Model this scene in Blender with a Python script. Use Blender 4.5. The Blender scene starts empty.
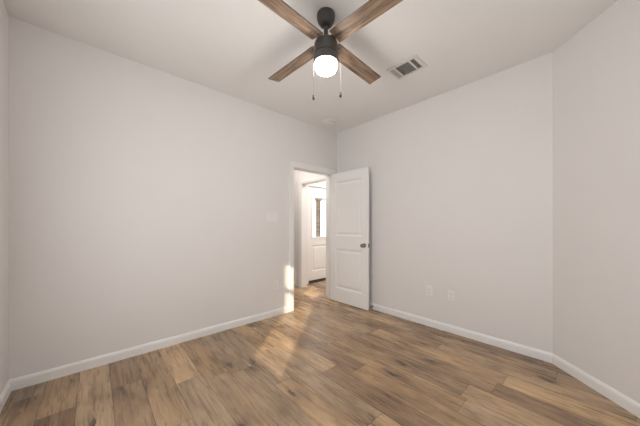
import bpy, bmesh, math, random
from mathutils import Vector, Matrix

random.seed(4)
S = bpy.context.scene
COL = S.collection
PI = math.pi
R = math.radians

# ------------------------------------------------------------------ camera
CAM_Z = 1.21
cam_d = bpy.data.cameras.new('camera')
cam_d.sensor_width = 36.0
cam_d.sensor_fit = 'HORIZONTAL'
cam_d.lens = 248.0 / 640.0 * 36.0
cam_d.shift_y = 12.5 / 640.0
cam_d.clip_start = 0.02
cam = bpy.data.objects.new('camera', cam_d)
COL.objects.link(cam)
cam.location = (0, 0, CAM_Z)
cam.rotation_euler = (R(90), 0, R(-42.3))
S.camera = cam

# ------------------------------------------------------------------ world, sun, fill lamps, exposure
S.view_settings.view_transform = 'Standard'
S.view_settings.look = 'None'
S.view_settings.exposure = 0.05
S.view_settings.gamma = 1.0
S.view_settings.use_curve_mapping = False

W = bpy.data.worlds.new('sky')
S.world = W
W.use_nodes = True
W.node_tree.nodes['Background'].inputs[0].default_value = (0.93, 0.97, 1.0, 1)
W.node_tree.nodes['Background'].inputs[1].default_value = 2.6

SUN_EL = 22.0
SUN_H = Vector((0.755, 0.656, 0)).normalized()          # where the sunlight travels, seen from above
sd = Vector((SUN_H.x * math.cos(R(SUN_EL)), SUN_H.y * math.cos(R(SUN_EL)), -math.sin(R(SUN_EL))))
sun_l = bpy.data.lights.new('sun', 'SUN')
sun_l.energy = 4.8
sun_l.color = (1.0, 0.85, 0.64)
sun_l.angle = R(1.0)
sun = bpy.data.objects.new('sun', sun_l)
COL.objects.link(sun)
sun.location = (-8, -7, 6)
sun.rotation_euler = (-sd).to_track_quat('Z', 'Y').to_euler()


def area(name, loc, facing, sx, sy, energy, color):
    l = bpy.data.lights.new(name, 'AREA')
    l.shape = 'RECTANGLE'
    l.size = sx
    l.size_y = sy
    l.energy = energy
    l.color = color
    o = bpy.data.objects.new(name, l)
    COL.objects.link(o)
    o.location = loc
    o.rotation_euler = (-Vector(facing)).to_track_quat('Z', 'Y').to_euler()
    return o


FILL_COL = (0.955, 0.98, 1.0)
area('fill_rear', (1.15, -0.760, 1.40), (0, 1, 0), 1.27, 1.34, 9.6, FILL_COL)  # added fill lamp on the room side of the closed rear shade
area('fill_near', (-0.472, 1.36, 1.40), (1, 0, 0), 0.77, 1.34, 17.5, FILL_COL)  # added fill lamp on the room side of the closed near-wall shade

# ------------------------------------------------------------------ materials
MATS = {}


def mat(name, col, rough=0.5, metal=0.0, bump=0.0, bscale=200.0, spec=0.5, var=0.0):
    m = bpy.data.materials.new(name)
    m.use_nodes = True
    nt = m.node_tree
    b = nt.nodes['Principled BSDF']
    b.inputs['Base Color'].default_value = (*col, 1)
    b.inputs['Roughness'].default_value = rough
    b.inputs['Metallic'].default_value = metal
    b.inputs['Specular IOR Level'].default_value = spec
    tc = nt.nodes.new('ShaderNodeTexCoord')
    if bump:
        n = nt.nodes.new('ShaderNodeTexNoise')
        n.inputs['Scale'].default_value = bscale
        n.inputs['Detail'].default_value = 2
        nt.links.new(tc.outputs['Object'], n.inputs['Vector'])
        bp = nt.nodes.new('ShaderNodeBump')
        bp.inputs['Strength'].default_value = bump
        bp.inputs['Distance'].default_value = 0.002
        nt.links.new(n.outputs['Fac'], bp.inputs['Height'])
        nt.links.new(bp.outputs['Normal'], b.inputs['Normal'])
    if var:
        n2 = nt.nodes.new('ShaderNodeTexNoise')
        n2.inputs['Scale'].default_value = 3.0
        nt.links.new(tc.outputs['Object'], n2.inputs['Vector'])
        mx = nt.nodes.new('ShaderNodeMix')
        mx.data_type = 'RGBA'
        mx.inputs[6].default_value = (*[c * (1 - var) for c in col], 1)
        mx.inputs[7].default_value = (*[min(1, c * (1 + var)) for c in col], 1)
        nt.links.new(n2.outputs['Fac'], mx.inputs[0])
        nt.links.new(mx.outputs[2], b.inputs['Base Color'])
    MATS[name] = m
    return m


def emit(name, col, strength):
    m = bpy.data.materials.new(name)
    m.use_nodes = True
    b = m.node_tree.nodes['Principled BSDF']
    b.inputs['Base Color'].default_value = (0.9, 0.9, 0.88, 1)
    b.inputs['Roughness'].default_value = 0.3
    b.inputs['Emission Color'].default_value = (*col, 1)
    b.inputs['Emission Strength'].default_value = strength
    return m


WALL = mat('wall_paint', (0.800, 0.772, 0.755), 0.75, bump=0.10, bscale=260, spec=0.25, var=0.012)
CEIL = mat('ceiling_paint', (0.86, 0.84, 0.818), 0.85, bump=0.12, bscale=180, spec=0.2, var=0.012)
TRIM = mat('trim_paint', (0.88, 0.865, 0.845), 0.35, bump=0.02, bscale=60)
DOORP = mat('door_paint', (0.90, 0.88, 0.86), 0.38, bump=0.03, bscale=90)
PLASTIC = mat('white_plastic', (0.85, 0.825, 0.805), 0.35, var=0.01)
DARKSLOT = mat('dark_slot', (0.05, 0.045, 0.04), 0.6, var=0.1)
NICKEL = mat('satin_nickel', (0.26, 0.24, 0.225), 0.34, 1.0, bump=0.03, bscale=300)
BRONZE = mat('dark_bronze_metal', (0.085, 0.079, 0.074), 0.42, 0.4, bump=0.04, bscale=300)
RUBBER = mat('dark_rubber', (0.02, 0.018, 0.016), 0.7, var=0.1)
BLADE_EDGE = mat('dark_blade_edge', (0.045, 0.032, 0.024), 0.6, var=0.15)
CHAIN = mat('chain_metal', (0.16, 0.15, 0.14), 0.5, 0.0, var=0.1)
VENTW = mat('vent_enamel', (0.74, 0.715, 0.685), 0.4, var=0.01)
DUCT = mat('duct_dark', (0.10, 0.09, 0.08), 0.8, var=0.1)
CONC = mat('concrete', (0.55, 0.54, 0.52), 0.9, bump=0.2, bscale=40, var=0.05)
SHADE = mat('shade_fabric', (0.82, 0.80, 0.77), 0.9, bump=0.15, bscale=500)
LAMPGLASS = emit('lit_opal_glass', (1.0, 0.965, 0.925), 84.0)
HALL_FILL = emit('hall_fill_glow', (1.0, 0.96, 0.91), 42.0)  # glow of the unseen light added over the hall
ENTRY_FILL = emit('entry_fill_glow', (1.0, 0.96, 0.91), 140.0)  # glow of the unseen light added over the entry


def nodes(m):
    m.use_nodes = True
    nt = m.node_tree

    def N(t, **kw):
        n = nt.nodes.new('ShaderNode' + t)
        for k, v in kw.items():
            setattr(n, k, v)
        return n

    def L(a, b):
        nt.links.new(a, b)

    def MA(op, a, b=None, c=None):
        n = N('Math', operation=op)
        for i, v in enumerate((a, b, c)):
            if v is None:
                continue
            if isinstance(v, (int, float)):
                n.inputs[i].default_value = v
            else:
                L(v, n.inputs[i])
        return n.outputs[0]

    def MIX(f, a, b, blend='MIX'):
        n = N('Mix', data_type='RGBA', blend_type=blend)
        for i, v in ((0, f), (6, a), (7, b)):
            if isinstance(v, (int, float)):
                n.inputs[i].default_value = v
            elif isinstance(v, tuple):
                n.inputs[i].default_value = (*v, 1)
            else:
                L(v, n.inputs[i])
        return n.outputs[2]

    def RAMP(f, stops, interp='LINEAR'):
        n = N('ValToRGB')
        n.color_ramp.interpolation = interp
        e = n.color_ramp.elements
        while len(e) < len(stops):
            e.new(0.5)
        for el, (p, c) in zip(e, stops):
            el.position = p
            el.color = (*c, 1)
        L(f, n.inputs[0])
        return n.outputs[0]
    return nt, N, L, MA, MIX, RAMP


def floor_material():
    m = bpy.data.materials.new('plank_floor')
    nt, N, L, MA, MIX, RAMP = nodes(m)
    b = nt.nodes['Principled BSDF']
    tc = N('TexCoord')
    sp = N('SeparateXYZ')
    L(tc.outputs['Object'], sp.inputs[0])
    x, y = sp.outputs[0], sp.outputs[1]
    PW, PL = 0.183, 1.22
    xr = MA('DIVIDE', MA('ADD', x, 9.971), PW)
    row = MA('FLOOR', xr)
    fx = MA('FRACT', xr)
    wn = N('TexWhiteNoise', noise_dimensions='1D')
    L(row, wn.inputs['W'])
    yr = MA('ADD', MA('DIVIDE', MA('ADD', y, 10.0), PL), MA('MULTIPLY', wn.outputs['Value'], 7.0))
    idx = MA('FLOOR', yr)
    fy = MA('FRACT', yr)
    cv = N('CombineXYZ')
    L(row, cv.inputs[0])
    L(idx, cv.inputs[1])
    wp = N('TexWhiteNoise', noise_dimensions='3D')
    L(cv.outputs[0], wp.inputs['Vector'])
    rnd = wp.outputs['Value']
    rs = N('SeparateColor')
    L(wp.outputs['Color'], rs.inputs[0])
    r2, r3 = rs.outputs[1], rs.outputs[2]
    # grain coordinates: stretched along the plank, shifted plank by plank
    g = N('CombineXYZ')
    L(MA('ADD', MA('MULTIPLY', x, 1.0), MA('MULTIPLY', rnd, 37.0)), g.inputs[0])
    L(MA('ADD', MA('MULTIPLY', y, 0.06), MA('MULTIPLY', r2, 23.0)), g.inputs[1])
    L(MA('MULTIPLY', r3, 11.0), g.inputs[2])
    n1 = N('TexNoise')
    n1.inputs['Scale'].default_value = 44
    n1.inputs['Detail'].default_value = 8
    n1.inputs['Roughness'].default_value = 0.68
    n1.inputs['Distortion'].default_value = 0.7
    L(g.outputs[0], n1.inputs['Vector'])
    n2 = N('TexNoise')
    n2.inputs['Scale'].default_value = 190
    n2.inputs['Detail'].default_value = 3
    L(g.outputs[0], n2.inputs['Vector'])
    # broad cloudy figure inside one plank
    g2 = N('CombineXYZ')
    L(MA('ADD', x, MA('MULTIPLY', rnd, 19.0)), g2.inputs[0])
    L(MA('ADD', MA('MULTIPLY', y, 0.35), MA('MULTIPLY', r3, 31.0)), g2.inputs[1])
    n3 = N('TexNoise')
    n3.inputs['Scale'].default_value = 7.5
    n3.inputs['Detail'].default_value = 3
    n3.inputs['Distortion'].default_value = 0.6
    L(g2.outputs[0], n3.inputs['Vector'])
    # knots
    vk = N('TexVoronoi', feature='F1', voronoi_dimensions='2D')
    vk.inputs['Scale'].default_value = 4.4
    vk.inputs['Randomness'].default_value = 1.0
    g3 = N('CombineXYZ')
    nd = N('TexNoise')
    nd.inputs['Scale'].default_value = 30
    L(g2.outputs[0], nd.inputs['Vector'])
    wob = MA('MULTIPLY', MA('SUBTRACT', nd.outputs['Fac'], 0.5), 0.07)
    L(MA('ADD', MA('ADD', x, MA('MULTIPLY', rnd, 19.0)), wob), g3.inputs[0])
    L(MA('ADD', MA('ADD', MA('MULTIPLY', y, 0.34), MA('MULTIPLY', r3, 31.0)), wob), g3.inputs[1])
    L(g3.outputs[0], vk.inputs['Vector'])
    knot = RAMP(vk.outputs['Distance'], [(0.0, (1, 1, 1)), (0.05, (0.95,) * 3), (0.085, (0.40,) * 3), (0.15, (0.16,) * 3), (0.28, (0, 0, 0))])
    vs_ = N('SeparateColor')
    L(vk.outputs['Color'], vs_.inputs[0])
    has = MA('GREATER_THAN', vs_.outputs[0], 0.38)
    base = RAMP(rnd, [(0.0, (0.266, 0.163, 0.092)), (0.16, (0.325, 0.212, 0.127)), (0.34, (0.406, 0.261, 0.142)),
                      (0.52, (0.366, 0.259, 0.168)), (0.68, (0.505, 0.325, 0.172)), (0.84, (0.448, 0.312, 0.196)), (1.0, (0.583, 0.386, 0.211))])
    gr = RAMP(n1.outputs['Fac'], [(0.29, (0.28, 0.24, 0.21)), (0.39, (0.70, 0.67, 0.64)), (0.49, (0.97, 0.97, 0.97)), (0.66, (1.22, 1.22, 1.21))])
    c = MIX(0.62, base, gr, 'MULTIPLY')
    fi = RAMP(n2.outputs['Fac'], [(0.3, (0.80, 0.79, 0.78)), (0.7, (1.14, 1.14, 1.14))])
    c = MIX(0.95, c, fi, 'MULTIPLY')
    cl = RAMP(n3.outputs['Fac'], [(0.3, (0.58, 0.55, 0.53)), (0.5, (1, 1, 1)), (0.7, (1.24, 1.24, 1.24))])
    c = MIX(0.95, c, cl, 'MULTIPLY')
    c = MIX(MA('MULTIPLY', knot, MA('MULTIPLY', has, 0.92)), c, (0.060, 0.036, 0.022))
    # seams
    ex = MA('MULTIPLY', MA('SUBTRACT', 0.5, MA('ABSOLUTE', MA('SUBTRACT', fx, 0.5))), PW)
    ey = MA('MULTIPLY', MA('SUBTRACT', 0.5, MA('ABSOLUTE', MA('SUBTRACT', fy, 0.5))), PL)
    e = MA('MINIMUM', ex, ey)
    seam = RAMP(MA('MULTIPLY', e, 100.0), [(0.0, (1, 1, 1)), (0.14, (0.8,) * 3), (0.26, (0, 0, 0))])
    c = MIX(MA('MULTIPLY', seam, 0.8), c, (0.05, 0.033, 0.022))
    L(c, b.inputs['Base Color'])
    ro = MA('ADD', 0.21, MA('MULTIPLY', n1.outputs['Fac'], 0.14))
    L(ro, b.inputs['Roughness'])
    b.inputs['Specular IOR Level'].default_value = 0.62
    bp = N('Bump')
    bp.inputs['Strength'].default_value = 0.25
    bp.inputs['Distance'].default_value = 0.0012
    L(MA('SUBTRACT', MA('MULTIPLY', n2.outputs['Fac'], 0.4), seam), bp.inputs['Height'])
    L(bp.outputs['Normal'], b.inputs['Normal'])
    return m


def blade_material():
    m = bpy.data.materials.new('weathered_wood_blade')
    nt, N, L, MA, MIX, RAMP = nodes(m)
    b = nt.nodes['Principled BSDF']
    tc = N('TexCoord')
    sp = N('SeparateXYZ')
    L(tc.outputs['Object'], sp.inputs[0])
    oi = N('ObjectInfo')
    g = N('CombineXYZ')
    L(MA('ADD', MA('MULTIPLY', sp.outputs[0], 0.10), MA('MULTIPLY', oi.outputs['Random'], 31.0)), g.inputs[0])
    L(sp.outputs[1], g.inputs[1])
    n1 = N('TexNoise')
    n1.inputs['Scale'].default_value = 34
    n1.inputs['Detail'].default_value = 6
    n1.inputs['Roughness'].default_value = 0.65
    n1.inputs['Distortion'].default_value = 1.1
    L(g.outputs[0], n1.inputs['Vector'])
    c = RAMP(n1.outputs['Fac'], [(0.30, (0.045, 0.029, 0.020)), (0.43, (0.15, 0.098, 0.064)),
                                 (0.55, (0.27, 0.18, 0.118)), (0.72, (0.40, 0.29, 0.20))])
    n2 = N('TexNoise')
    n2.inputs['Scale'].default_value = 9
    L(g.outputs[0], n2.inputs['Vector'])
    c = MIX(0.6, c, RAMP(n2.outputs['Fac'], [(0.3, (0.7, 0.68, 0.66)), (0.7, (1.2, 1.2, 1.2))]), 'MULTIPLY')
    L(c, b.inputs['Base Color'])
    b.inputs['Roughness'].default_value = 0.5
    return m


def pane_material():
    m = bpy.data.materials.new('thin_clear_glass')
    nt, N, L, MA, MIX, RAMP = nodes(m)
    out = nt.nodes['Material Output']
    nt.nodes.remove(nt.nodes['Principled BSDF'])
    t = N('BsdfTransparent')
    g = N('BsdfGlossy')
    g.inputs['Roughness'].default_value = 0.02
    lw = N('LayerWeight')
    lw.inputs['Blend'].default_value = 0.15
    mx = N('MixShader')
    L(MA('ADD', MA('MULTIPLY', lw.outputs['Fresnel'], 0.6), 0.02), mx.inputs[0])
    L(t.outputs[0], mx.inputs[1])
    L(g.outputs[0], mx.inputs[2])
    L(mx.outputs[0], out.inputs['Surface'])
    return m


def brick_material():
    m = bpy.data.materials.new('porch_brick')
    nt, N, L, MA, MIX, RAMP = nodes(m)
    b = nt.nodes['Principled BSDF']
    tc = N('TexCoord')
    sp = N('SeparateXYZ')
    L(tc.outputs['Object'], sp.inputs[0])
    cv = N('CombineXYZ')
    L(MA('ADD', sp.outputs[0], sp.outputs[1]), cv.inputs[0])
    L(sp.outputs[2], cv.inputs[1])
    br = N('TexBrick')
    br.inputs['Scale'].default_value = 1.0
    br.inputs['Brick Width'].default_value = 0.20
    br.inputs['Row Height'].default_value = 0.075
    br.inputs['Mortar Size'].default_value = 0.008
    br.inputs['Color1'].default_value = (0.10, 0.055, 0.03, 1)
    br.inputs['Color2'].default_value = (0.26, 0.18, 0.11, 1)
    br.inputs['Mortar'].default_value = (0.30, 0.26, 0.21, 1)
    L(cv.outputs[0], br.inputs['Vector'])
    L(br.outputs['Color'], b.inputs['Base Color'])
    b.inputs['Roughness'].default_value = 0.9
    return m


FLOOR = floor_material()
BLADE = blade_material()
PANE = pane_material()
BRICK = brick_material()


# ------------------------------------------------------------------ mesh helpers
def box(bm, x0, x1, y0, y1, z0, z1):
    vs = [bm.verts.new((x, y, z)) for x in (x0, x1) for y in (y0, y1) for z in (z0, z1)]
    for f in ((0, 1, 3, 2), (4, 6, 7, 5), (0, 4, 5, 1), (2, 3, 7, 6), (0, 2, 6, 4), (1, 5, 7, 3)):
        bm.faces.new([vs[i] for i in f])
    return vs


def cbox(bm, c, s, M=None):
    vs = box(bm, c[0] - s[0] / 2, c[0] + s[0] / 2, c[1] - s[1] / 2, c[1] + s[1] / 2, c[2] - s[2] / 2, c[2] + s[2] / 2)
    if M is not None:
        for v in vs:
            v.co = M @ v.co
    return vs


def lathe(bm, prof, n=40, axis='Z', c=(0, 0, 0)):
    """prof: list of (radius, height)"""
    rings = []
    for r, h in prof:
        ring = []
        if r < 1e-6:
            ring = [bm.verts.new((0, 0, h))]
        else:
            for i in range(n):
                a = 2 * PI * i / n
                ring.append(bm.verts.new((r * math.cos(a), r * math.sin(a), h)))
        rings.append(ring)
    for a, b in zip(rings, rings[1:]):
        if len(a) == 1 and len(b) == 1:
            continue
        for i in range(n):
            j = (i + 1) % n
            if len(a) == 1:
                bm.faces.new((a[0], b[i], b[j]))
            elif len(b) == 1:
                bm.faces.new((a[i], a[j], b[0]))
            else:
                bm.faces.new((a[i], a[j], b[j], b[i]))
    for ring in (rings[0], rings[-1]):
        if len(ring) > 1:
            bm.faces.new(ring)
    M = Matrix.Identity(4)
    if axis == 'X':
        M = Matrix.Rotation(R(90), 4, 'Y')
    elif axis == '-X':
        M = Matrix.Rotation(R(-90), 4, 'Y')
    elif axis == 'Y':
        M = Matrix.Rotation(R(-90), 4, 'X')
    elif axis == '-Y':
        M = Matrix.Rotation(R(90), 4, 'X')
    M = Matrix.Translation(c) @ M
    for ring in rings:
        for v in ring:
            v.co = M @ v.co


def tube(bm, pts, r, n=8):
    pts = [Vector(p) for p in pts]
    rings = []
    for i, p in enumerate(pts):
        d = (pts[min(i + 1, len(pts) - 1)] - pts[max(i - 1, 0)]).normalized()
        up = Vector((0, 0, 1)) if abs(d.z) < 0.9 else Vector((1, 0, 0))
        u = d.cross(up).normalized()
        v = d.cross(u)
        rings.append([bm.verts.new(p + u * r * math.cos(2 * PI * k / n) + v * r * math.sin(2 * PI * k / n)) for k in range(n)])
    for a, b in zip(rings, rings[1:]):
        for k in range(n):
            bm.faces.new((a[k], a[(k + 1) % n], b[(k + 1) % n], b[k]))
    bm.faces.new(rings[0])
    bm.faces.new(rings[-1])


def sweep(bm, p0, p1, prof, inward):
    """straight moulding: prof = [(out, up)], out measured along 'inward'"""
    p0, p1, inw = Vector(p0), Vector(p1), Vector(inward).normalized()
    a = [bm.verts.new(p0 + inw * o + Vector((0, 0, u))) for o, u in prof]
    b = [bm.verts.new(p1 + inw * o + Vector((0, 0, u))) for o, u in prof]
    n = len(prof)
    for i in range(n):
        j = (i + 1) % n
        bm.faces.new((a[i], a[j], b[j], b[i]))
    bm.faces.new(a)
    bm.faces.new(b)


def obj(name, bm, material, parent=None, bevel=0.0, smooth=False, loc=(0, 0, 0)):
    bmesh.ops.recalc_face_normals(bm, faces=bm.faces)
    me = bpy.data.meshes.new(name)
    bm.to_mesh(me)
    bm.free()
    me.materials.append(material)
    if smooth:
        for p in me.polygons:
            p.use_smooth = True
        try:
            me.set_sharp_from_angle(angle=R(40))
        except Exception:
            pass
    o = bpy.data.objects.new(name, me)
    COL.objects.link(o)
    o.location = loc
    if parent:
        o.parent = parent
    if bevel:
        md = o.modifiers.new('bevel', 'BEVEL')
        md.width = bevel
        md.segments = 2
        md.limit_method = 'ANGLE'
        md.angle_limit = R(40)
    return o


def tag(o, label=None, cat=None, group=None, kind=None):
    if label:
        o['label'] = label
    if cat:
        o['category'] = cat
    if group:
        o['group'] = group
    if kind:
        o['kind'] = kind
    return o


def empty(name, loc, rz=0.0, parent=None):
    o = bpy.data.objects.new(name, None)
    o.empty_display_size = 0.1
    COL.objects.link(o)
    o.location = loc
    o.rotation_euler = (0, 0, rz)
    if parent:
        o.parent = parent
    return o


def copy_tree(o, parent=None):
    c = o.copy()
    COL.objects.link(c)
    if parent:
        c.parent = parent
    for ch in list(o.children):
        copy_tree(ch, c)
    return c


def struct(name, bm, material, label, cat, bevel=0.0):
    o = obj(name, bm, material, bevel=bevel)
    return tag(o, label, cat, kind='structure')


# ------------------------------------------------------------------ room shell
H = 2.74
XL, XR = -0.462, 2.985          # near wall, right wall
YB, YR = 2.868, -0.75          # left (doorway) wall, rear wall
T = 0.12
DX0, DX1 = 2.085, 2.890        # rough opening of the bedroom door
DH = 2.055
DIA_A = Vector((XR, 0.235))    # diagonal wall
DIA_B = Vector((XR - (0.235 - YR), YR))
HY = 3.98                      # front wall of the house
FX1 = 5.2                      # foyer far wall
FY0 = 1.9

bm = bmesh.new()
box(bm, XL - T, FX1 + T, YR - T, HY + 0.14, -0.12, 0.0)
struct('floor', bm, FLOOR, 'brown wood plank floor running through the room and out of the doorway', 'floor')

bm = bmesh.new()
box(bm, XL - T, FX1 + T, YR - T, HY + 0.14, H, H + 0.12)
struct('ceiling', bm, CEIL, 'flat pale ceiling carrying the fan and the vent', 'ceiling')

# doorway wall
bm = bmesh.new()
box(bm, XL - T, DX0, YB, YB + T, 0, H)
box(bm, DX0, DX1, YB, YB + T, DH, H)
box(bm, DX1, XR + T, YB, YB + T, 0, H)
struct('wall_left', bm, WALL, 'long pale wall with the open doorway at its right end', 'wall')

# right wall, runs on past the doorway as the cased opening to the foyer
OY0, OY1, OH = 3.10, 3.825, 2.035
bm = bmesh.new()
box(bm, XR, XR + T, DIA_A.y, YB, 0, H)
struct('wall_right', bm, WALL, 'pale wall right of the open door with two outlets low on it', 'wall')
bm = bmesh.new()
box(bm, XR, XR + T, YB + T, OY0, 0, H)
box(bm, XR, XR + T, OY0, OY1, OH, H)
box(bm, XR, XR + T, OY1, HY, 0, H)
struct('wall_hall', bm, WALL, 'hall wall with the cased opening seen through the doorway', 'wall')

# diagonal wall
bm = bmesh.new()
d = (DIA_B - DIA_A).normalized()
n = Vector((-d.y, d.x))
if n.dot(Vector((1, 1))) > 0:
    n = -n            # n points into the room
q = [DIA_A, DIA_B, DIA_B - n * T, DIA_A - n * T + Vector((0, 0.0))]
lo = [bm.verts.new((p.x, p.y, 0)) for p in q]
hi = [bm.verts.new((p.x, p.y, H)) for p in q]
for i in range(4):
    j = (i + 1) % 4
    bm.faces.new((lo[i], lo[j], hi[j], hi[i]))
bm.faces.new(lo)
bm.faces.new(hi)
struct('wall_diagonal', bm, WALL, 'slanted pale wall at the right edge of the picture', 'wall')

# near wall (left edge) with the sunlit window and an added shaded window
W1 = (0.19, 0.765, 0.81, 2.05)
W3 = (0.96, 1.76, 0.70, 2.10)
bm = bmesh.new()
ys = [YR - T, W1[0], W1[1], W3[0], W3[1], YB]
box(bm, XL - T, XL, ys[0], ys[1], 0, H)
box(bm, XL - T, XL, ys[1], ys[2], 0, W1[2])
box(bm, XL - T, XL, ys[1], ys[2], W1[3], H)
box(bm, XL - T, XL, ys[2], ys[3], 0, H)
box(bm, XL - T, XL, ys[3], ys[4], 0, W3[2])
box(bm, XL - T, XL, ys[3], ys[4], W3[3], H)
box(bm, XL - T, XL, ys[4], ys[5], 0, H)
struct('wall_near', bm, WALL, 'pale wall seen as a thin sliver at the left edge', 'wall')

# rear wall with an added shaded window
W2 = (0.50, 1.80, 0.70, 2.10)
bm = bmesh.new()
box(bm, XL, W2[0], YR - T, YR, 0, H)
box(bm, W2[0], W2[1], YR - T, YR, 0, W2[2])
box(bm, W2[0], W2[1], YR - T, YR, W2[3], H)
box(bm, W2[1], DIA_B.x + 0.05, YR - T, YR, 0, H)
struct('wall_rear', bm, WALL, 'pale wall behind the camera with an added shaded window', 'wall')

# hall and foyer shell
FD0, FD1, FDH = 3.275, 4.235, 2.06
bm = bmesh.new()
box(bm, 1.2, FD0, HY, HY + 0.14, 0, H)
box(bm, FD0, FD1, HY, HY + 0.14, FDH, H)
box(bm, FD1, FX1 + T, HY, HY + 0.14, 0, H)
struct('wall_front', bm, WALL, 'pale front wall around the white entry door', 'wall')
bm = bmesh.new()
box(bm, 1.2 - T, 1.2, YB + T, HY + 0.14, 0, H)
box(bm, FX1, FX1 + T, FY0 - T, HY, 0, H)
box(bm, XR + T, FX1, FY0 - T, FY0, 0, H)
struct('wall_foyer', bm, WALL, 'pale walls closing the hall and foyer', 'wall')

# ------------------------------------------------------------------ baseboards
BP = [(0, 0), (0.014, 0), (0.014, 0.060), (0.011, 0.072), (0.007, 0.079), (0.004, 0.084), (0, 0.084)]


def base(name, p0, p1, inw, label):
    bm = bmesh.new()
    sweep(bm, (*p0, 0), (*p1, 0), BP, (*inw, 0))
    struct(name, bm, TRIM, label, 'baseboard')


CW = 0.078                       # casing width
JL, JR, JT = DX0 + 0.018, DX1 - 0.018, DH - 0.018
base('baseboard_left', (XL, YB), (JL - 0.005 - CW, YB), (0, -1), 'white baseboard along the long left wall')
base('baseboard_right', (XR, YB), (XR, DIA_A.y - 0.006), (-1, 0), 'white baseboard along the wall with two outlets')
e = d * 0.0
base('baseboard_diagonal', (DIA_A.x, DIA_A.y), (DIA_B.x, DIA_B.y), (n.x, n.y), 'white baseboard along the slanted right wall')
base('baseboard_near', (XL, YR), (XL, YB), (1, 0), 'white baseboard at the left edge of the picture')
base('baseboard_rear', (XL, YR), (DIA_B.x, YR), (0, 1), 'white baseboard below the added rear window')
base('baseboard_hall', (1.2, HY), (XR, HY), (0, -1), 'white baseboard at the end of the hall')


# ------------------------------------------------------------------ casings
def casing_bm(bm, u0, u1, top, at, depth_dir, axis, w=CW):
    """door casing round an opening u0..u1 on a wall; axis 'x' -> wall plane y=at, 'y' -> wall plane x=at"""
    steps = [(0.0, w, 0.010), (0.012, w - 0.010, 0.015), (0.045, w - 0.004, 0.018)]

    def b(ua, ub, za, zb, t):
        lo, hi = sorted((at, at + depth_dir * t))
        if axis == 'x':
            box(bm, ua, ub, lo, hi, za, zb)
        else:
            box(bm, lo, hi, ua, ub, za, zb)
    for a, c, t in steps:
        b(u0 - c, u0 - a, 0, top + a, t)
        b(u1 + a, u1 + c, 0, top + a, t)
        b(u0 - c, u1 + c, top + a, top + c, t)


bm = bmesh.new()
casing_bm(bm, JL - 0.005, JR + 0.005, JT + 0.005, YB, -1, 'x')
struct('trim_1', bm, TRIM, 'white casing round the bedroom doorway', 'door casing', bevel=0.002)
bm = bmesh.new()
casing_bm(bm, JL - 0.005, JR + 0.005, JT + 0.005, YB + T, 1, 'x')
struct('trim_2', bm, TRIM, 'white casing on the hall side of the bedroom doorway', 'door casing', bevel=0.002)
# jamb lining + stop
bm = bmesh.new()
box(bm, DX0, JL, YB, YB + T, 0, DH)
box(bm, JR, DX1, YB, YB + T, 0, DH)
box(bm, JL, JR, YB, YB + T, JT, DH)
box(bm, JL, JL + 0.011, YB + 0.042, YB + 0.078, 0, JT)
box(bm, JR - 0.011, JR, YB + 0.042, YB + 0.078, 0, JT)
box(bm, JL + 0.011, JR - 0.011, YB + 0.042, YB + 0.078, JT - 0.011, JT)
struct('trim_3', bm, TRIM, 'white jamb lining inside the bedroom doorway', 'door jamb', bevel=0.0015)
# cased opening hall -> foyer
bm = bmesh.new()
casing_bm(bm, OY0 + 0.02, OY1 - 0.02, OH - 0.02, XR, -1, 'y', 0.075)
casing_bm(bm, OY0 + 0.02, OY1 - 0.02, OH - 0.02, XR + T, 1, 'y', 0.075)
box(bm, XR, XR + T, OY0, OY0 + 0.02, 0, OH)
box(bm, XR, XR + T, OY1 - 0.02, OY1, 0, OH)
box(bm, XR, XR + T, OY0 + 0.02, OY1 - 0.02, OH - 0.02, OH)
struct('trim_4', bm, TRIM, 'white cased opening between the hall and the entry', 'door casing', bevel=0.002)
# front door frame
bm = bmesh.new()
casing_bm(bm, FD0 + 0.02, FD1 - 0.02, FDH - 0.02, HY, -1, 'x', 0.07)
box(bm, FD0, FD0 + 0.022, HY, HY + 0.14, 0, FDH)
box(bm, FD1 - 0.022, FD1, HY, HY + 0.14, 0, FDH)
box(bm, FD0 + 0.022, FD1 - 0.022, HY, HY + 0.14, FDH - 0.022, FDH)
struct('trim_5', bm, TRIM, 'white frame round the entry door', 'door casing', bevel=0.002)
bm = bmesh.new()
box(bm, FD0 + 0.022, FD1 - 0.022, HY - 0.01, HY + 0.14, 0, 0.022)
struct('trim_6', bm, BRONZE, 'dark threshold strip under the entry door', 'threshold', bevel=0.004)


# ------------------------------------------------------------------ panelled doors
def panel_bm(bm, u0, u1, z0, z1, face, dirn):
    """moulded panel in a door face; face = y of the face, dirn = outward sign (local door lies along x, faces +-y)"""
    prof = [(0.0, 0.0), (0.006, -0.003), (0.014, -0.010), (0.030, -0.011), (0.052, -0.004), (0.056, -0.003)]
    rings = []
    for ins, dep in prof:
        y = face + dirn * dep
        rings.append([bm.verts.new(p) for p in ((u0 + ins, y, z0 + ins), (u1 - ins, y, z0 + ins), (u1 - ins, y, z1 - ins), (u0 + ins, y, z1 - ins))])
    for a, b in zip(rings, rings[1:]):
        for i in range(4):
            j = (i + 1) % 4
            bm.faces.new((a[i], a[j], b[j], b[i]))
    bm.faces.new(rings[-1])


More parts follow.
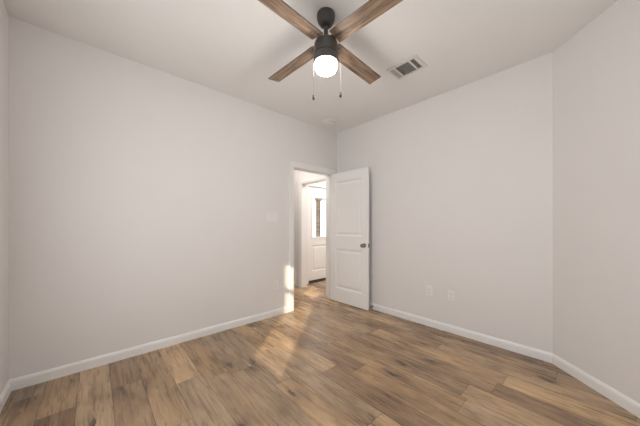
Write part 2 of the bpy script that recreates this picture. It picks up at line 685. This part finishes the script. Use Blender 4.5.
def leaf_bm(bm, w, h, z0, th, holes):
    """slab along +x, y 0..th, with rectangular through openings (u0,u1,z0,z1) stacked in one column or grid"""
    us = sorted({0.0, w} | {v for hh in holes for v in hh[:2]})
    zs = sorted({z0, z0 + h} | {v for hh in holes for v in hh[2:]})
    grid = {}

    def vert(u, y, z):
        k = (round(u, 5), round(y, 5), round(z, 5))
        if k not in grid:
            grid[k] = bm.verts.new((u, y, z))
        return grid[k]

    def solid(i, k):
        if i < 0 or k < 0 or i >= len(us) - 1 or k >= len(zs) - 1:
            return False
        cu, cz = (us[i] + us[i + 1]) / 2, (zs[k] + zs[k + 1]) / 2
        return not any(a < cu < b and c < cz < dd for a, b, c, dd in holes)
    for i in range(len(us) - 1):
        for k in range(len(zs) - 1):
            if not solid(i, k):
                continue
            u0, u1, a, b = us[i], us[i + 1], zs[k], zs[k + 1]
            for y in (0.0, th):
                bm.faces.new([vert(u0, y, a), vert(u1, y, a), vert(u1, y, b), vert(u0, y, b)])
            if not solid(i - 1, k):
                bm.faces.new([vert(u0, 0, a), vert(u0, th, a), vert(u0, th, b), vert(u0, 0, b)])
            if not solid(i + 1, k):
                bm.faces.new([vert(u1, 0, a), vert(u1, th, a), vert(u1, th, b), vert(u1, 0, b)])
            if not solid(i, k - 1):
                bm.faces.new([vert(u0, 0, a), vert(u1, 0, a), vert(u1, th, a), vert(u0, th, a)])
            if not solid(i, k + 1):
                bm.faces.new([vert(u0, 0, b), vert(u1, 0, b), vert(u1, th, b), vert(u0, th, b)])


def knob_set(parent, u, z, th, both=True):
    for sgn, face in ((-1, 0.0), (1, th)):
        ax = '-Y' if sgn < 0 else 'Y'
        bm = bmesh.new()
        lathe(bm, [(0.0, 0.066), (0.018, 0.0655), (0.026, 0.061), (0.029, 0.052), (0.027, 0.043), (0.018, 0.036),
                   (0.011, 0.032), (0.011, 0.008), (0.0, 0.008)], 32, ax, (u, face, z))
        k = obj('knob', bm, NICKEL, parent, smooth=True)
        tag(k, 'brushed nickel round knob')
        bm = bmesh.new()
        lathe(bm, [(0.0, 0.010), (0.022, 0.010), (0.029, 0.007), (0.032, 0.0), (0.0, 0.0)], 32, ax, (u, face, z))
        obj('rosette', bm, NICKEL, k, smooth=True)


# bedroom door, swung open into the room, hinged at the right jamb
DW, DHT, DTH = 0.722, 2.022, 0.035
free = Vector((2.850, 2.131))
hinge = Vector((JR - 0.043, YB - 0.016))
ang = math.atan2(free.y - hinge.y, free.x - hinge.x)
# local x runs hinge -> free edge, local -y faces the camera side (-X world)
dr = empty('door_1', (hinge.x, hinge.y, 0), ang)
tag(dr, 'white two-panel bedroom door standing open against the right wall', 'door', kind='structure')
Z0 = 0.012
HOLES = [(0.105, DW - 0.105, 1.05, 1.90), (0.105, DW - 0.105, 0.225, 0.845)]
bm = bmesh.new()
leaf_bm(bm, DW, DHT, Z0, DTH, HOLES)
obj('door_leaf', bm, DOORP, dr, bevel=0.0015)
for hh in HOLES:
    bm = bmesh.new()
    panel_bm(bm, *hh, 0.0, -1)
    panel_bm(bm, *hh, DTH, 1)
    obj('panel', bm, DOORP, dr)
knob_set(dr, DW - 0.062, 0.925, DTH)
bm = bmesh.new()
cbox(bm, (DW + 0.0008, DTH / 2, 0.925), (0.003, 0.026, 0.058))
cbox(bm, (DW + 0.006, DTH / 2, 0.925), (0.011, 0.012, 0.016))
tag(obj('latch_plate', bm, NICKEL, dr, bevel=0.0008), 'nickel latch plate on the door edge')
for z in (0.25, 1.02, 1.84):
    bm = bmesh.new()
    lathe(bm, [(0.0, -0.045), (0.006, -0.045), (0.006, 0.045), (0.0, 0.045)], 14, 'Z', (-0.003, DTH + 0.003, z))
    obj('hinge', bm, NICKEL, dr, smooth=True)

# entry door with half glass
ed = empty('door_2', (FD0 + 0.025, HY + 0.030, 0))
tag(ed, 'white entry door with tall glass pane seen through the doorway', 'door', kind='structure')
EW = FD1 - FD0 - 0.050
GL = (0.125, EW - 0.125, 0.955, 1.815)
EP = [(0.125, EW - 0.125, 0.24, 0.79)]
bm = bmesh.new()
leaf_bm(bm, EW, 1.985, 0.045, 0.044, [GL] + EP)
obj('door_leaf', bm, DOORP, ed, bevel=0.0015)
for hh in EP:
    bm = bmesh.new()
    panel_bm(bm, *hh, 0.0, -1)
    panel_bm(bm, *hh, 0.044, 1)
    obj('panel', bm, DOORP, ed)
bm = bmesh.new()
for s, y0, y1 in ((0, -0.008, 0.004), (1, 0.040, 0.052)):
    box(bm, GL[0] - 0.022, GL[0] + 0.010, y0, y1, GL[2] - 0.022, GL[3] + 0.022)
    box(bm, GL[1] - 0.010, GL[1] + 0.022, y0, y1, GL[2] - 0.022, GL[3] + 0.022)
    box(bm, GL[0] + 0.010, GL[1] - 0.010, y0, y1, GL[2] - 0.022, GL[2] + 0.010)
    box(bm, GL[0] + 0.010, GL[1] - 0.010, y0, y1, GL[3] - 0.010, GL[3] + 0.022)
fr = obj('glass_frame', bm, DOORP, ed, bevel=0.002)
bm = bmesh.new()
box(bm, GL[0], GL[1], 0.019, 0.025, GL[2], GL[3])
obj('pane', bm, PANE, fr)
bm = bmesh.new()
box(bm, 0.004, EW - 0.004, 0.004, 0.040, 0.023, 0.045)
tag(obj('door_sweep', bm, RUBBER, ed), 'dark weather strip at the foot of the door')
knob_set(ed, EW - 0.065, 0.93, 0.044)


# ------------------------------------------------------------------ windows behind the camera
def window(name, y0, y1, z0, z1, label, M, rail, shade):
    """built in local coords: x = along the wall, y = depth (0 inner face, -T outer face)"""
    w = empty(name, (0, 0, 0))
    w.matrix_world = M
    tag(w, label, 'window', kind='structure')
    bm = bmesh.new()
    f = 0.028
    a, b = -T + 0.01, -T + 0.055
    box(bm, y0, y0 + f, a, b, z0, z1)
    box(bm, y1 - f, y1, a, b, z0, z1)
    box(bm, y0 + f, y1 - f, a, b, z0, z0 + f)
    box(bm, y0 + f, y1 - f, a, b, z1 - f, z1)
    box(bm, y0 + f, y1 - f, a, b, rail - 0.03, rail + 0.03)
    fr = obj('window_frame', bm, TRIM, w, bevel=0.002)
    bm = bmesh.new()
    box(bm, y0 + f, y1 - f, -T + 0.030, -T + 0.034, z0 + f, z1 - f)
    obj('pane', bm, PANE, fr)
    bm = bmesh.new()
    box(bm, y0 - 0.04, y1 + 0.04, 0.0, 0.028, z0 - 0.022, z0)
    box(bm, y0 - 0.03, y1 + 0.03, 0.0, 0.012, z0 - 0.08, z0 - 0.022)
    obj('window_sill', bm, TRIM, w, bevel=0.003)
    if shade:  # closed shade added to keep direct sun out
        bm = bmesh.new()
        box(bm, y0 + 0.004, y1 - 0.004, -0.030, -0.027, z0 + 0.004, z1 - 0.03)
        box(bm, y0 + 0.004, y1 - 0.004, -0.034, -0.020, z0 + 0.002, z0 + 0.022)
        lathe(bm, [(0, y0 + 0.004), (0.018, y0 + 0.004), (0.018, y1 - 0.004), (0, y1 - 0.004)], 20, 'X', (0, -0.03, z1 - 0.02))
        tag(obj('added_shade', bm, SHADE, w), 'closed white roller shade added to block the sun')
    return w


# local (u, depth into room = +y, z)
M_rear = Matrix(((1, 0, 0, 0), (0, 1, 0, YR), (0, 0, 1, 0), (0, 0, 0, 1)))
window('window_1', W1[0], W1[1], W1[2], W1[3], 'narrow clear window the sun shines through', Matrix.Identity(4), 1.66, False)
window('added_window_2', W2[0], W2[1], W2[2], W2[3], 'wide window added behind the camera for fill light, closed white shade', M_rear, 1.40, True)  # unseen, added as a setting for the rear fill lamp
window('added_window_3', W3[0], W3[1], W3[2], W3[3], 'window added on the near wall for fill light, closed white shade', Matrix.Identity(4), 1.40, True)  # unseen, added as a setting for the near fill lamp
for nm in ('window_1', 'added_window_3'):
    o = bpy.data.objects[nm]
    # swap u and depth: mirror-free placement by rotating -90 deg about z and flipping u
    for ch in o.children_recursive:
        me = ch.data
        for v in me.vertices:
            x, y, z = v.co
            v.co = (y + XL, x, z)
        me.flip_normals()

# ------------------------------------------------------------------ ceiling fan
FX, FY = 1.243, 1.302
fan = empty('ceiling_fan', (FX, FY, H))
tag(fan, 'four-blade ceiling fan with weathered wood blades, dark metal body and lit white glass lamp', 'ceiling fan')


def zz(z):
    return z - H


bm = bmesh.new()
lathe(bm, [(0.0, 0.0), (0.064, 0.0), (0.066, -0.010), (0.065, -0.030), (0.060, -0.052), (0.048, -0.072), (0.032, -0.084), (0.022, -0.088), (0.0, -0.088)], 48)
obj('canopy', bm, BRONZE, fan, smooth=True)
bm = bmesh.new()
lathe(bm, [(0.0, -0.08), (0.0155, -0.08), (0.0155, -0.205), (0.0, -0.205)], 24)
lathe(bm, [(0.0, -0.185), (0.024, -0.187), (0.026, -0.195), (0.026, -0.215), (0.0, -0.215)], 24)
obj('downrod', bm, BRONZE, fan, smooth=True)
bm = bmesh.new()
lathe(bm, [(0.0, zz(2.548)), (0.045, zz(2.548)), (0.070, zz(2.543)), (0.080, zz(2.534)), (0.085, zz(2.518)),
           (0.0875, zz(2.500)), (0.088, zz(2.488)), (0.088, zz(2.447)), (0.083, zz(2.445)), (0.083, zz(2.438)), (0.088, zz(2.436)),
           (0.088, zz(2.392)), (0.085, zz(2.386)), (0.0, zz(2.386))], 56)
obj('motor_housing', bm, BRONZE, fan, smooth=True)
bm = bmesh.new()
lathe(bm, [(0.0, zz(2.388)), (0.078, zz(2.388)), (0.080, zz(2.380)), (0.080, zz(2.366)), (0.078, zz(2.348)), (0.071, zz(2.334)),
           (0.056, zz(2.325)), (0.036, zz(2.321)), (0.0, zz(2.320))], 56)
tag(obj('lamp_glass', bm, LAMPGLASS, fan, smooth=True), 'glowing white glass drum')
BZ = zz(2.535)
proto = None
for k in range(4):
    if proto is None:
        bm = bmesh.new()
        r0, r1, hw, th = 0.085, 0.658, 0.061, 0.006
        outline = []
        for (cx, cy, a0) in ((r1 - 0.006, hw - 0.006, 0), (r0 + 0.004, hw - 0.010, 90), (r0 + 0.004, -hw + 0.010, 180), (r1 - 0.006, -hw + 0.006, 270)):
            for t in (0, 30, 60, 90):
                outline.append((cx + 0.006 * math.cos(R(a0 + t)), cy + 0.006 * math.sin(R(a0 + t))))
        lo = [bm.verts.new((x, y, -th / 2)) for x, y in outline]
        hi = [bm.verts.new((x, y, th / 2)) for x, y in outline]
        m_ = len(outline)
        bm.faces.new(lo)
        bm.faces.new(hi)
        for i in range(m_):
            bm.faces.new((lo[i], lo[(i + 1) % m_], hi[(i + 1) % m_], hi[i]))
        bl = obj('blade', bm, BLADE, fan, bevel=0.001, loc=(0, 0, BZ))
        bl.data.materials.append(BLADE_EDGE)
        for p in bl.data.polygons:
            if abs(p.normal.z) < 0.5:
                p.material_index = 1
        bm = bmesh.new()
        box(bm, 0.055, 0.15, -0.022, 0.022, 0.0032, 0.0075)
        obj('bracket', bm, BRONZE, bl, bevel=0.001)
        for sx, sy in ((0.150, 0.0), (0.110, 0.030), (0.110, -0.030)):
            bm = bmesh.new()
            lathe(bm, [(0.0, -0.0062), (0.004, -0.0058), (0.0062, -0.0030), (0.0, -0.0028)], 14, 'Z', (sx, sy, 0))
            obj('screw', bm, BRONZE, bl, smooth=True)
        proto = bl
    else:
        bl = copy_tree(proto, fan)
    bl.rotation_euler = (R(-10), 0, R(90 * k + 3))
# pull chains
for name, dx_l, ds, zbot in (('pull_chain', -0.090, 0.0, 2.122), ('pull_chain', 0.105, 0.0, 2.140)):
    # offsets along the camera's right axis, i.e. either side of the lamp
    ox, oy = dx_l * 0.7397, dx_l * -0.673
    bm = bmesh.new()
    z = 2.42
    tube(bm, [(ox * 0.9, oy * 0.9, zz(2.425)), (ox, oy, zz(2.418)), (ox, oy, zz(zbot + 0.03))], 0.0006, 6)
    zb = 2.41
    while zb > zbot + 0.035:
        lathe(bm, [(0, -0.0012), (0.0012, 0), (0, 0.0012)], 6, 'Z', (ox, oy, zz(zb)))
        zb -= 0.008
    ch = obj(name, bm, CHAIN, fan)
    bm = bmesh.new()
    lathe(bm, [(0.0, 0.040), (0.003, 0.040), (0.005, 0.032), (0.0085, 0.012), (0.0085, 0.004), (0.006, 0.0), (0.0, 0.0)], 18, 'Z', (ox, oy, zz(zbot)))
    tag(obj('fob', bm, RUBBER, ch, smooth=True), 'dark tapered pull')

# ------------------------------------------------------------------ ceiling vent
VX0, VX1, VY0, VY1 = 2.122, 2.357, 1.062, 1.365
vc = ((VX0 + VX1) / 2, (VY0 + VY1) / 2)
vent = empty('ceiling_vent', (vc[0], vc[1], H))
tag(vent, 'white rectangular air vent with angled louvres on the ceiling right of the fan', 'vent')


def vl(x, y):
    return x - vc[0], y - vc[1]


bm = bmesh.new()
ox0, oy0 = vl(VX0, VY0)
ox1, oy1 = vl(VX1, VY1)
ix0, ix1 = vl(2.158, 0)[0], vl(2.332, 0)[0]
secs = [(1.100, 1.140), (1.157, 1.290), (1.307, 1.347)]
sl = [(vl(0, a)[1], vl(0, b)[1]) for a, b in secs]
z0, z1 = -0.007, -0.001
box(bm, ox0, ix0, oy0, oy1, z0, z1)
box(bm, ix1, ox1, oy0, oy1, z0, z1)
prev = oy0
for a, b in sl + [(oy1, None)]:
    box(bm, ix0, ix1, prev, a, z0, z1)
    prev = b
obj('vent_frame', bm, VENTW, vent, bevel=0.0015)
bm = bmesh.new()
box(bm, ix0, ix1, sl[0][0], sl[2][1], -0.0012, -0.0002)
obj('duct_backing', bm, DUCT, vent)


def slat(y0, y1, x, axis, tilt, w=0.0075):
    bm = bmesh.new()
    if axis == 'y':
        M = Matrix.Translation((x, (y0 + y1) / 2, -0.0048)) @ Matrix.Rotation(R(tilt), 4, 'Y')
        cbox(bm, (0, 0, 0), (0.0075, y1 - y0, 0.0009), M)
    else:
        M = Matrix.Translation(((ix0 + ix1) / 2, x, -0.0048)) @ Matrix.Rotation(R(tilt), 4, 'X')
        cbox(bm, (0, 0, 0), (ix1 - ix0, w, 0.0009), M)
    obj('slat', bm, VENTW, vent)


nx = 14
for i in range(nx):
    slat(sl[1][0], sl[1][1], ix0 + (i + 0.5) * (ix1 - ix0) / nx, 'y', -50)
for i in range(4):
    slat(0, 0, sl[0][0] + (i + 0.5) * (sl[0][1] - sl[0][0]) / 4, 'x', 45)
    slat(0, 0, sl[2][0] + (i + 0.5) * (sl[2][1] - sl[2][0]) / 4, 'x', -5, 0.0052)
for sx in (ox0 + 0.018, ox1 - 0.014):
    bm = bmesh.new()
    lathe(bm, [(0.0, -0.0095), (0.003, -0.009), (0.0045, -0.007), (0.0, -0.0068)], 12, 'Z', (sx, 0, 0))
    obj('screw', bm, NICKEL, vent)

# ------------------------------------------------------------------ smoke detector
sm = empty('smoke_detector', (2.55, 2.61, H))
tag(sm, 'round white smoke detector on the ceiling near the far corner', 'smoke detector')
bm = bmesh.new()
lathe(bm, [(0.0, 0.0), (0.090, 0.0), (0.090, -0.010), (0.086, -0.013), (0.0, -0.013)], 40)
obj('mounting_plate', bm, PLASTIC, sm, smooth=True)
bm = bmesh.new()
lathe(bm, [(0.0, -0.013), (0.078, -0.013), (0.082, -0.020), (0.077, -0.038), (0.062, -0.048), (0.0, -0.050)], 40)
obj('cover', bm, PLASTIC, sm, smooth=True)
bm = bmesh.new()
for k in range(16):
    a = 2 * PI * k / 16
    M = Matrix.Rotation(a, 4, 'Z')
    cbox(bm, (0.0805, 0, -0.026), (0.004, 0.014, 0.006), M)
obj('sensor_slots', bm, DARKSLOT, sm)
bm = bmesh.new()
lathe(bm, [(0.0, -0.054), (0.010, -0.053), (0.012, -0.048), (0.0, -0.046)], 20, 'Z', (0.02, -0.01, 0))
obj('test_button', bm, PLASTIC, sm, smooth=True)


# ------------------------------------------------------------------ outlets, switch
def plate_bm(w, h):
    bm = bmesh.new()
    box(bm, -w / 2, w / 2, -0.0055, 0.0, -h / 2, h / 2)
    return bm


def make_outlet(loc, rz, label, group):
    o = empty('wall_outlet', loc, rz)
    tag(o, label, 'outlet', group)
    obj('cover_plate', plate_bm(0.072, 0.117), PLASTIC, o, bevel=0.002)
    for z in (0.0195, -0.0195):
        bm = bmesh.new()
        cbox(bm, (0, -0.0062, z), (0.033, 0.0035, 0.029))
        s = obj('socket', bm, PLASTIC, o, bevel=0.004)
        bm = bmesh.new()
        cbox(bm, (-0.0065, -0.0080, z + 0.004), (0.0022, 0.0008, 0.009))
        cbox(bm, (0.0065, -0.0080, z + 0.004), (0.0022, 0.0008, 0.007))
        cbox(bm, (0.0, -0.0080, z - 0.008), (0.005, 0.0008, 0.005))
        obj('slots', bm, DARKSLOT, s)
    bm = bmesh.new()
    lathe(bm, [(0.0, 0.007), (0.002, 0.0068), (0.0032, 0.0055), (0.0, 0.005)], 12, '-Y')
    obj('screw', bm, PLASTIC, o)
    return o


ol = make_outlet((1.800, YB, 0.41), 0.0, 'white duplex outlet low on the left wall beside the doorway', 'wall outlets')
o2 = copy_tree(ol)
o2.location = (XR, 1.325, 0.425)
o2.rotation_euler = (0, 0, R(-90))
o2['label'] = 'white duplex outlet low on the right wall, the one nearer the door'
o3 = copy_tree(ol)
o3.location = (XR, 1.075, 0.415)
o3.rotation_euler = (0, 0, R(-90))
o3['label'] = 'white duplex outlet low on the right wall, farther from the door'

sw = empty('light_switch', (1.745, YB, 1.325))
tag(sw, 'white triple rocker switch plate on the left wall beside the doorway', 'light switch')
obj('cover_plate', plate_bm(0.165, 0.117), PLASTIC, sw, bevel=0.002)
for x in (-0.046, 0.0, 0.046):
    bm = bmesh.new()
    cbox(bm, (x, -0.0060, 0), (0.034, 0.003, 0.067))
    fr = obj('rocker_frame', bm, PLASTIC, sw, bevel=0.0008)
    bm = bmesh.new()
    M = Matrix.Translation((x, -0.0085, 0)) @ Matrix.Rotation(R(4), 4, 'X')
    cbox(bm, (0, 0, 0), (0.029, 0.004, 0.060), M)
    obj('rocker', bm, PLASTIC, fr, bevel=0.001)

# ------------------------------------------------------------------ spring door stop on the baseboard
ds = empty('door_stop', (XR - 0.014, 2.130, 0.045))
tag(ds, 'small spring door stop on the baseboard behind the open door', 'door stop')
bm = bmesh.new()
lathe(bm, [(0.0, 0.0), (0.011, 0.0), (0.010, 0.004), (0.005, 0.007), (0.0, 0.007)], 18, '-X')
obj('base', bm, NICKEL, ds, smooth=True)
tipx = (XR - 0.014) - 2.892
bm = bmesh.new()
pts = []
for i in range(111):
    t = i / 110
    a = 2 * PI * 11 * t
    pts.append((-0.005 - t * (tipx - 0.016), 0.0052 * math.cos(a), 0.0052 * math.sin(a)))
tube(bm, pts, 0.0014, 6)
obj('spring', bm, NICKEL, ds, smooth=True)
bm = bmesh.new()
lathe(bm, [(0.0, tipx - 0.001), (0.006, tipx - 0.002), (0.0075, tipx - 0.006), (0.0075, tipx - 0.014), (0.0, tipx - 0.014)], 16, '-X')
obj('rubber_tip', bm, RUBBER, ds, smooth=True)


# ------------------------------------------------------------------ unseen lights added to brighten the hall beyond the doorway
def added_ceiling_light(loc, label, M=None):
    t = empty('added_ceiling_light', loc)
    tag(t, label, 'ceiling light', 'added hall fill lights')
    bm = bmesh.new()
    lathe(bm, [(0.0, 0.0), (0.155, 0.0), (0.158, -0.012), (0.150, -0.022), (0.0, -0.022)], 40)
    obj('trim_ring', bm, VENTW, t, smooth=True)
    bm = bmesh.new()
    lathe(bm, [(0.0, -0.022), (0.142, -0.022), (0.138, -0.040), (0.10, -0.056), (0.0, -0.062)], 40)
    obj('diffuser', bm, M or HALL_FILL, t, smooth=True)
    return t


added_ceiling_light((2.35, 3.47, H), 'added unseen round light brightening the hall outside the bedroom')  # unseen lamp added to lift the hall
added_ceiling_light((4.0, 3.0, H), 'added unseen round light brightening the entry', ENTRY_FILL)  # unseen lamp added to lift the entry door and foyer

# ------------------------------------------------------------------ porch outside the entry door
bm = bmesh.new()
box(bm, XR - 1.0, 8.0, HY + 0.14, 9.0, -0.20, -0.02)
struct('floor_porch', bm, CONC, 'pale concrete porch outside the entry door', 'porch')
bm = bmesh.new()
box(bm, XR - 1.0, 8.0, HY + 0.14, 7.3, 2.62, 2.80)
struct('porch_sun_block', bm, CEIL, 'pale unseen slab added over the porch to keep sun off the post', 'added sun block')  # unseen slab added so the brick post stays out of the sun
pp = empty('porch_post', (6.19, 6.9, -0.02))
tag(pp, 'tan brick porch post seen through the glass of the entry door', 'post')
bm = bmesh.new()
cbox(bm, (0, 0, 1.32), (0.125, 0.125, 2.64))
obj('shaft', bm, BRICK, pp)
bm = bmesh.new()
cbox(bm, (0, 0, 2.21), (0.20, 0.20, 0.12))
obj('collar', bm, BRICK, pp, bevel=0.006)
bm = bmesh.new()
cbox(bm, (0.62, 0, 2.235), (1.10, 0.05, 0.05))
tag(obj('beam', bm, BRONZE, pp), 'dark beam running off the top of the post')
